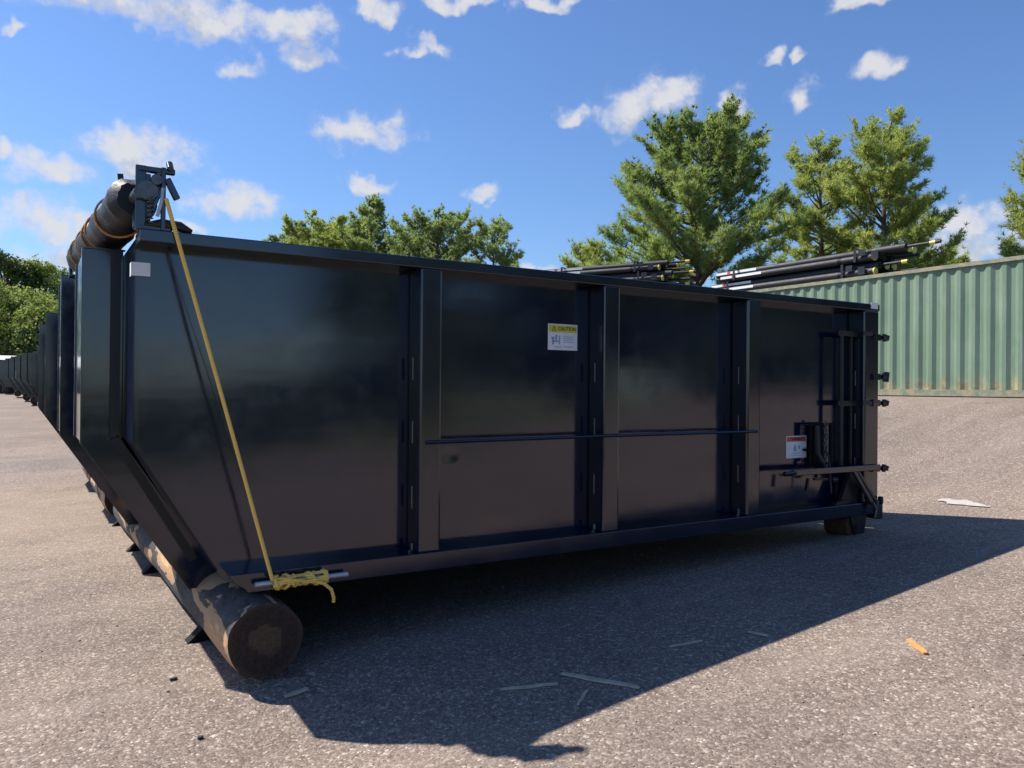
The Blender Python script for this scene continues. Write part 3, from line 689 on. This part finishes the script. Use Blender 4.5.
def pine(x, y, z, H, rad, label, seed, needle, dens=1.0, cones=0, clear=.12, nb=17, prof='round', lean=0, ln=.23, wd=.027, gaps=.0, group='pine trees behind the containers'):
    rng = np.random.default_rng(seed)
    root = empty('pine_tree', (x, y, z), label=label, cat='tree', group=group)
    H = H*(.93 if prof == 'round' else .985); tk = MB(); pts = []; n = 14
    for i in range(n+1):
        k = i/n; pts.append((lean*k*k+.12*math.sin(k*5+seed), .12*math.cos(k*4+seed)-.12, H*k*.97))
    tk.tube(pts, [max(.015, .018*H*(1-i/n)**.9+.012) for i in range(n+1)], 10); tk.build('trunk', M_trunk, root, smooth=True)
    def trunk_at(k):
        f = k*n; i = min(n-1, int(f)); a = np.array(pts[i]); b = np.array(pts[i+1]); return a+(b-a)*(f-i)
    bm_ = MB(); cen = []; dr = []; ctop = []; cdr = []
    nbch = int(92*dens)
    for i in range(nbch):
        k = clear+(1-clear)*(i+rng.uniform(0, 1))/nbch*.97
        p = trunk_at(min(.985, k)); az = rng.uniform(0, 2*math.pi)
        kk = (k-clear)/(1-clear)
        if prof == 'round': Lb = rad*(.30+1.0*math.sin(math.pi*min(1, .28+.72*(1-kk)**.85*1.0))**1.0) if kk > .0 else rad; Lb = rad*(min(1, (1-kk)*1.9)**.55)*(.78+.22*min(1, kk*4))*1.08+.12
        else: Lb = rad*(1-kk)**.95+.2
        Lb *= rng.uniform(.62, 1.18)
        if rng.uniform() < gaps: Lb *= .45
        rise = .15+.62*kk**1.5+rng.uniform(-.1, .15)
        d = np.array([math.cos(az), math.sin(az), rise]); d /= np.linalg.norm(d)
        seg = 6; bp = [p]; 
        for s in range(seg):
            d2_ = d+np.array([0, 0, .10*s*(.5+kk*.3)])+rng.normal(0, .06, 3); d2_ /= np.linalg.norm(d2_); bp.append(bp[-1]+d2_*Lb/seg)
        bm_.tube(bp, [.012+.018*Lb*(1-s/seg)**1.2 for s in range(seg+1)], 5, cap=False)
        nt = max(5, int(Lb*7.5))
        for j in range(nt):
            f = rng.uniform(.22, 1)**.8; q = f*seg; ii = min(seg-1, int(q)); a = bp[ii]; b = bp[ii+1]; o_ = a+(b-a)*(q-ii)
            dd = (b-a)/np.linalg.norm(b-a); sd_ = np.cross(dd, (0, 0, 1)); sd_ /= np.linalg.norm(sd_)+1e-6
            td = dd*rng.uniform(.3, 1)+sd_*rng.choice([-1, 1])*rng.uniform(.3, 1.1)+np.array([0, 0, rng.uniform(.0, .7)]); td /= np.linalg.norm(td)
            tl = rng.uniform(.3, .75)*(1.2-f*.5)*min(1.1, .5+Lb*.3)
            e_ = o_+td*tl; bm_.tube([o_, e_], [.010, .005], 3, cap=False)
            for s in np.linspace(.25, 1, 5):
                cen.append(o_+td*tl*s+rng.normal(0, .08, 3)); dr.append(td*.9+np.array([0, 0, .35]))
                if cones and kk > .62 and s > .9 and rng.uniform() < cones: ctop.append(e_); cdr.append(td)
        for s in (.8, .9, 1.0): cen.append(bp[-2]+(bp[-1]-bp[-2])*s); dr.append(d)
    bm_.build('branches', M_trunk, root)
    V, Fc = blades(np.array(cen), np.array(dr), rng, nb, ln, wd, .8)
    mesh_tris('needles', V, Fc, needle, root)
    if ctop:
        V, Fc = blades(np.array(ctop), np.array(cdr), rng, 10, .13, .06, .8); mesh_tris('cones', V, Fc, M_cone, root)
    return root
def standing(px, pytop, dep, zb=None):
    q = at(px, pytop, dep); zb = gz(q[0], q[1]) if zb is None else zb
    return q[0], q[1], zb-.05, q[2]-zb+.05
def P_(px, py, dep, rad, label, seed, needle, **kw):
    x, y, z, H = standing(px, py, dep); return pine(x, y, z, H/.985, rad, label, seed, needle, **kw)
P_(699, 106, 32, 3.9, 'large full pine with brown cones at its top, between the two pole bundles', 11, M_needle, dens=1.6, cones=.6, nb=16)
P_(880, 106, 33, 3.0, 'tall open-crowned yellowish pine rising behind the near pole bundle', 12, M_needle2, dens=1.15, gaps=.2)
P_(818, 124, 35, 2.3, 'yellow-green pine leaning into its taller neighbour behind the near pole bundle', 13, M_needle2, dens=.95, gaps=.1)
P_(1060, 118, 30, 2.4, 'pine cut off by the right edge of the picture', 14, M_needle2, dens=1.2)
P_(372, 193, 48, 5.0, 'pointed pine standing highest in the clump above the dumpster\'s front half', 15, M_needle3, dens=1.3, prof='cone', wd=.04, ln=.2)
P_(326, 220, 50, 4.8, 'low rounded pine at the left end of the clump above the dumpster', 16, M_needle2, dens=1.1, wd=.045, ln=.22)
P_(436, 214, 47, 4.4, 'rounded pine on the right side of the pointed pine', 17, M_needle3, dens=1.0, wd=.04, ln=.2)
P_(492, 212, 46, 2.6, 'thin scraggly pine with cones at the right end of the far clump', 18, M_needle3, dens=.55, gaps=.35, wd=.035)
P_(276, 233, 55, 3.6, 'low pale pine peeping over the dumpster rail, leftmost of the clump', 19, M_needle3, dens=.9, wd=.045, ln=.22)
P_(596, 243, 40, 2.6, 'small yellow-green pine left of the large pine, above the far pole bundle', 20, M_needle2, dens=.8, wd=.03)
P_(925, 250, 36, 2.4, 'small yellow-green pine seen just over the container beside the pole ends', 21, M_needle2, dens=.8)
P_(985, 268, 36, 2.2, 'low pine just showing over the container roof near the right edge', 22, M_needle2, dens=.8)

def broad(x, y, z, H, rad, label, seed, leaf, nl=16000, size=.16, group='broad trees beyond the far end of the row', lob=80):
    rng = np.random.default_rng(seed)
    root = empty('broadleaf_tree', (x, y, z), label=label, cat='tree', group=group)
    tk = MB(); tk.tube([(0, 0, 0), (.1, .05, H*.3), (-.05, .1, H*.6), (0, 0, H*.85)], [.035*H, .026*H, .015*H, .004*H], 9)
    cen = []; rs = []
    for i in range(lob):
        a_ = rng.uniform(0, 6.28); k = rng.uniform(.08, .93); rr_ = rad*math.sqrt(rng.uniform(.05, .8))*math.sin(math.pi*min(.93, k*.7+.28))**.45
        cen.append((rr_*math.cos(a_), rr_*math.sin(a_), H*k)); rs.append(rng.uniform(.22, .38)*rad*(1.15-.4*k))
    tk.build('trunk', M_trunk, root, smooth=True)
    lm = MB()
    for c in cen[:14]: lm.tube([(0, .03, min(H*.75, c[2]*.55)), tuple(np.array(c)*.6+np.array((0, 0, c[2]*.28))), c], [.012*H, .008*H, .003*H], 6)
    lm.build('limbs', M_trunk, root, smooth=True)
    cen = np.array(cen); rs = np.array(rs); idx = rng.integers(0, lob, nl)
    d = rng.normal(0, 1, (nl, 3)); d /= np.linalg.norm(d, axis=1, keepdims=True); d[:, 2] = np.where(d[:, 2] < -.3, -d[:, 2], d[:, 2])
    sub = rng.normal(0, .12, (nl, 3))
    r_ = rs[idx][:, None]*(rng.uniform(.45, 1.08, (nl, 1))); Pn = cen[idx]+d*r_*np.array([1.1, 1.1, .9])+sub*rs[idx][:, None]
    Pn[:, 2] = np.maximum(Pn[:, 2], .1)
    nrm = d+rng.normal(0, .6, (nl, 3)); nrm /= np.linalg.norm(nrm, axis=1, keepdims=True)
    u_ = np.cross(nrm, rng.normal(0, 1, (nl, 3))); u_ /= np.linalg.norm(u_, axis=1, keepdims=True); v_ = np.cross(nrm, u_)
    s_ = size*rng.uniform(.5, 1.3, (nl, 1))
    V = np.stack([Pn-u_*s_*.5, Pn+v_*s_*.35, Pn+u_*s_*.6, Pn-v_*s_*.35], 1).reshape(-1, 3)
    mesh_tris('leaves', V, np.arange(len(V)).reshape(-1, 4), leaf, root)
    return root
def B_(px, py, dep, rad, label, seed, leaf=M_leaf, **kw):
    x, y, z, H = standing(px, py, dep); return broad(x, y, z, H, rad, label, seed, leaf, **kw)
B_(8, 252, 80, 4.6, 'dark rounded tree against the sky at the left picture edge', 31, M_leafd, size=.3, nl=20000)
B_(44, 258, 82, 4.4, 'rounded green tree whose top shows just left of the dumpster row', 32, M_leaf, size=.28, nl=20000)
B_(22, 285, 72, 4.0, 'lighter green tree in front, lower, between the two taller ones', 33, M_leaf, size=.26, nl=20000)
B_(-18, 280, 70, 4.0, 'yellow-green tree half cut off by the left picture edge', 34, M_leaf, size=.26, nl=14000)
B_(50, 300, 70, 3.6, 'bushy green tree close behind the far dumpsters', 35, M_leaf, size=.24, nl=16000)
B_(2, 318, 71, 3.0, 'low bush above the white roof at the left edge', 36, M_leaf, size=.22, nl=14000)
B_(74, 285, 88, 5, 'tree mostly hidden behind the dumpster row\'s near end', 37, M_leafd, size=.3, nl=12000)
B_(34, 320, 69, 2.8, 'low dark bush right of the white roof', 38, M_leafd, size=.22, nl=12000)
# trees across the lot, seen only as the dark mirror image in the dumpster's glossy side
random.seed(9)
od = ['first', 'second', 'third', 'fourth', 'fifth', 'sixth', 'seventh', 'eighth', 'ninth']
mir = [f'dark tree across the lot, {q} of the nine mirrored in the dumpster side' for q in od]
for i in range(9):
    x = 15.2+i*7.2+random.uniform(-1, 1); y = -27-random.uniform(0, 3); H = random.uniform(13, 16)
    broad(x, y, gz(x, y), H, 5.6, mir[i], 50+i, M_leafd, nl=8000, size=.62, group='trees across the lot mirrored in the dumpster side', lob=30)

for i in range(6):
    x = -6+i*3.4; y = -28-random.uniform(0, 1)
    broad(x, y, gz(x, y), random.uniform(2.2, 3.2), 2.6, f'low dark bush across the lot, {od[i]} of the six the dumpster mirrors', 70+i, M_leafd, nl=3000, size=.4, group='low bushes across the lot mirrored in the dumpster side', lob=24)

# white low roof beyond the far dumpsters
m = MB(); q = at(6, 361, 61); zg = gz(q[0], q[1])
sh_ = empty('shed', (q[0], q[1], zg), label='low shed with a white metal roof behind the far dumpsters at the left edge', cat='shed')
hh = q[2]-zg
m.box((-6, 0, 0), (1.0, 5, hh-.35)); m.build('wall', M_matt, sh_)
m = MB(); m.add([(-6.3, -.3, hh-.4), (1.3, -.3, hh-.4), (1.3, 5.3, hh-.4), (-6.3, 5.3, hh-.4), (-6.3, 2.5, hh+.5), (1.3, 2.5, hh+.5)], [(0, 1, 5, 4), (2, 3, 4, 5), (0, 4, 3), (1, 2, 5), (0, 3, 2, 1)]); m.build('roof', M_shed, sh_)

# ------------------------------------------------------------------ small things on the ground
def gp(px, py):
    d = fw+rt*(px-512)/F-up*(py-384)/F; t = 2.
    for _ in range(60):
        p = CAM+d*t; e_ = p[2]-gz(p[0], p[1]); t += e_/max(.02, -d[2]+.02)*.8
    return CAM+d*t
def stick(a, b, wdt, m_, label, name='wood_splinter', cat='splinter', grp='splinters on the ground'):
    A_ = gp(*a); B_2 = gp(*b); c = (A_+B_2)/2; d = B_2-A_; ln = np.linalg.norm(d[:2]); m = MB()
    n = 5; vs = []
    for i in range(n+1):
        k = i/n; w_ = wdt*(.35+.65*math.sin(math.pi*(.12+.76*k)))*.5; off = .012*ln*math.sin(i*2.1)
        for sy, sz in ((-1, 0), (1, 0), (1, 1), (-1, 1)): vs.append((ln*(k-.5), off+sy*w_, .003+sz*.010))
    fs = [(i*4+j, i*4+(j+1) % 4, (i+1)*4+(j+1) % 4, (i+1)*4+j) for i in range(n) for j in range(4)]+[(3, 2, 1, 0), (n*4, n*4+1, n*4+2, n*4+3)]
    m.add(vs, fs); o = m.build(name, m_, loc=tuple(c)); o.rotation_euler = (0, -math.atan2(d[2], ln), math.atan2(d[1], d[0])); tag(o, label, cat, grp); return o
stick((562, 675), (640, 689), .035, M_wood, 'longest pale splinter lying in the dumpster\'s shadow')
stick((501, 691), (558, 685), .02, M_wood, 'thin pale splinter left of the longest one in the shadow')
stick((578, 706), (587, 692), .015, M_wood, 'very short splinter just below the longest one')
stick((670, 648), (702, 642), .014, M_wood, 'thin splinter in the shadow, farther toward the dumpster\'s rear')
stick((748, 633), (768, 637), .02, M_wood, 'small pale scrap at the sunny edge of the shadow')
stick((285, 698), (308, 690), .03, M_wood, 'brown splinter in the shadow just right of the sawn log end')
stick((908, 641), (926, 655), .035, M_worange, 'orange wood chip lying alone in the sun at lower right', 'wood_chip', 'wood chip', None)
stick((170, 681), (177, 679), .018, M_ink, 'dark pebble-sized scrap on the sunlit ground at lower left', 'dark_scrap', 'scrap', 'dark scraps on the sunlit ground')
stick((198, 740), (203, 738), .016, M_ink, 'dark scrap on the sunlit ground nearest the bottom edge', 'dark_scrap', 'scrap', 'dark scraps on the sunlit ground')
# worn white paint mark
m = MB(); a = gp(940, 500); b = gp(990, 508); d = b-a; ln = np.linalg.norm(d); n = 12
top = []; bot = []
random.seed(2)
for i in range(n+1):
    k = i/n; w_ = .10*math.sin(math.pi*min(1, .05+k*.93))*(1.2-k*.8)+.01
    p = a+d*k; nn = np.array([-d[1], d[0], 0])/ln; j = random.uniform(.6, 1.2)
    for s_, l_ in ((1, top), (-1, bot)):
        q = p+nn*w_*s_*j; l_.append((q[0], q[1], gz(q[0], q[1])+.012))
m.add(top+bot, [(i, i+1, i+1+n+1, i+n+1) for i in range(n)])
o = m.build('paint_mark', M_wpaint); o['kind'] = 'structure'

# loose grit on the old surface
rng = np.random.default_rng(5); n = 3200
gx = rng.uniform(-3.5, 9, n); gy = rng.uniform(-4.0, 3, n)**1.0; gs = rng.uniform(.0025, .0065, n)*(1+(rng.uniform(0, 1, n) > .97)*.5)
keep = ~((gx > -.1) & (gx < .55) & (gy > -.2)); gx, gy, gs = gx[keep], gy[keep], gs[keep]; n = len(gx)
zz = np.array([gz(a, b) for a, b in zip(gx, gy)])
octa = np.array([(1, 0, 0), (-1, 0, 0), (0, 1, 0), (0, -1, 0), (0, 0, .7), (0, 0, -.5)], float)
V = (np.stack([gx, gy, zz+gs*.35], 1)[:, None, :]+gs[:, None, None]*(octa[None]*rng.uniform(.6, 1.4, (n, 6, 1))+rng.normal(0, .15, (n, 6, 3)))).reshape(-1, 3)
Fo = np.array([(0, 2, 4), (2, 1, 4), (1, 3, 4), (3, 0, 4), (2, 0, 5), (1, 2, 5), (3, 1, 5), (0, 3, 5)])
M_grit = simple('loose_grit', (.2, .17, .15), .85, 0, .5, 9, 0, .3, (.5, .45, .4))
gr = mesh_tris('gravel', V, (np.arange(n)[:, None, None]*6+Fo[None]).reshape(-1, 3), M_grit, None)
tag(gr, 'loose grit scattered over the old asphalt', 'gravel', kind='stuff')
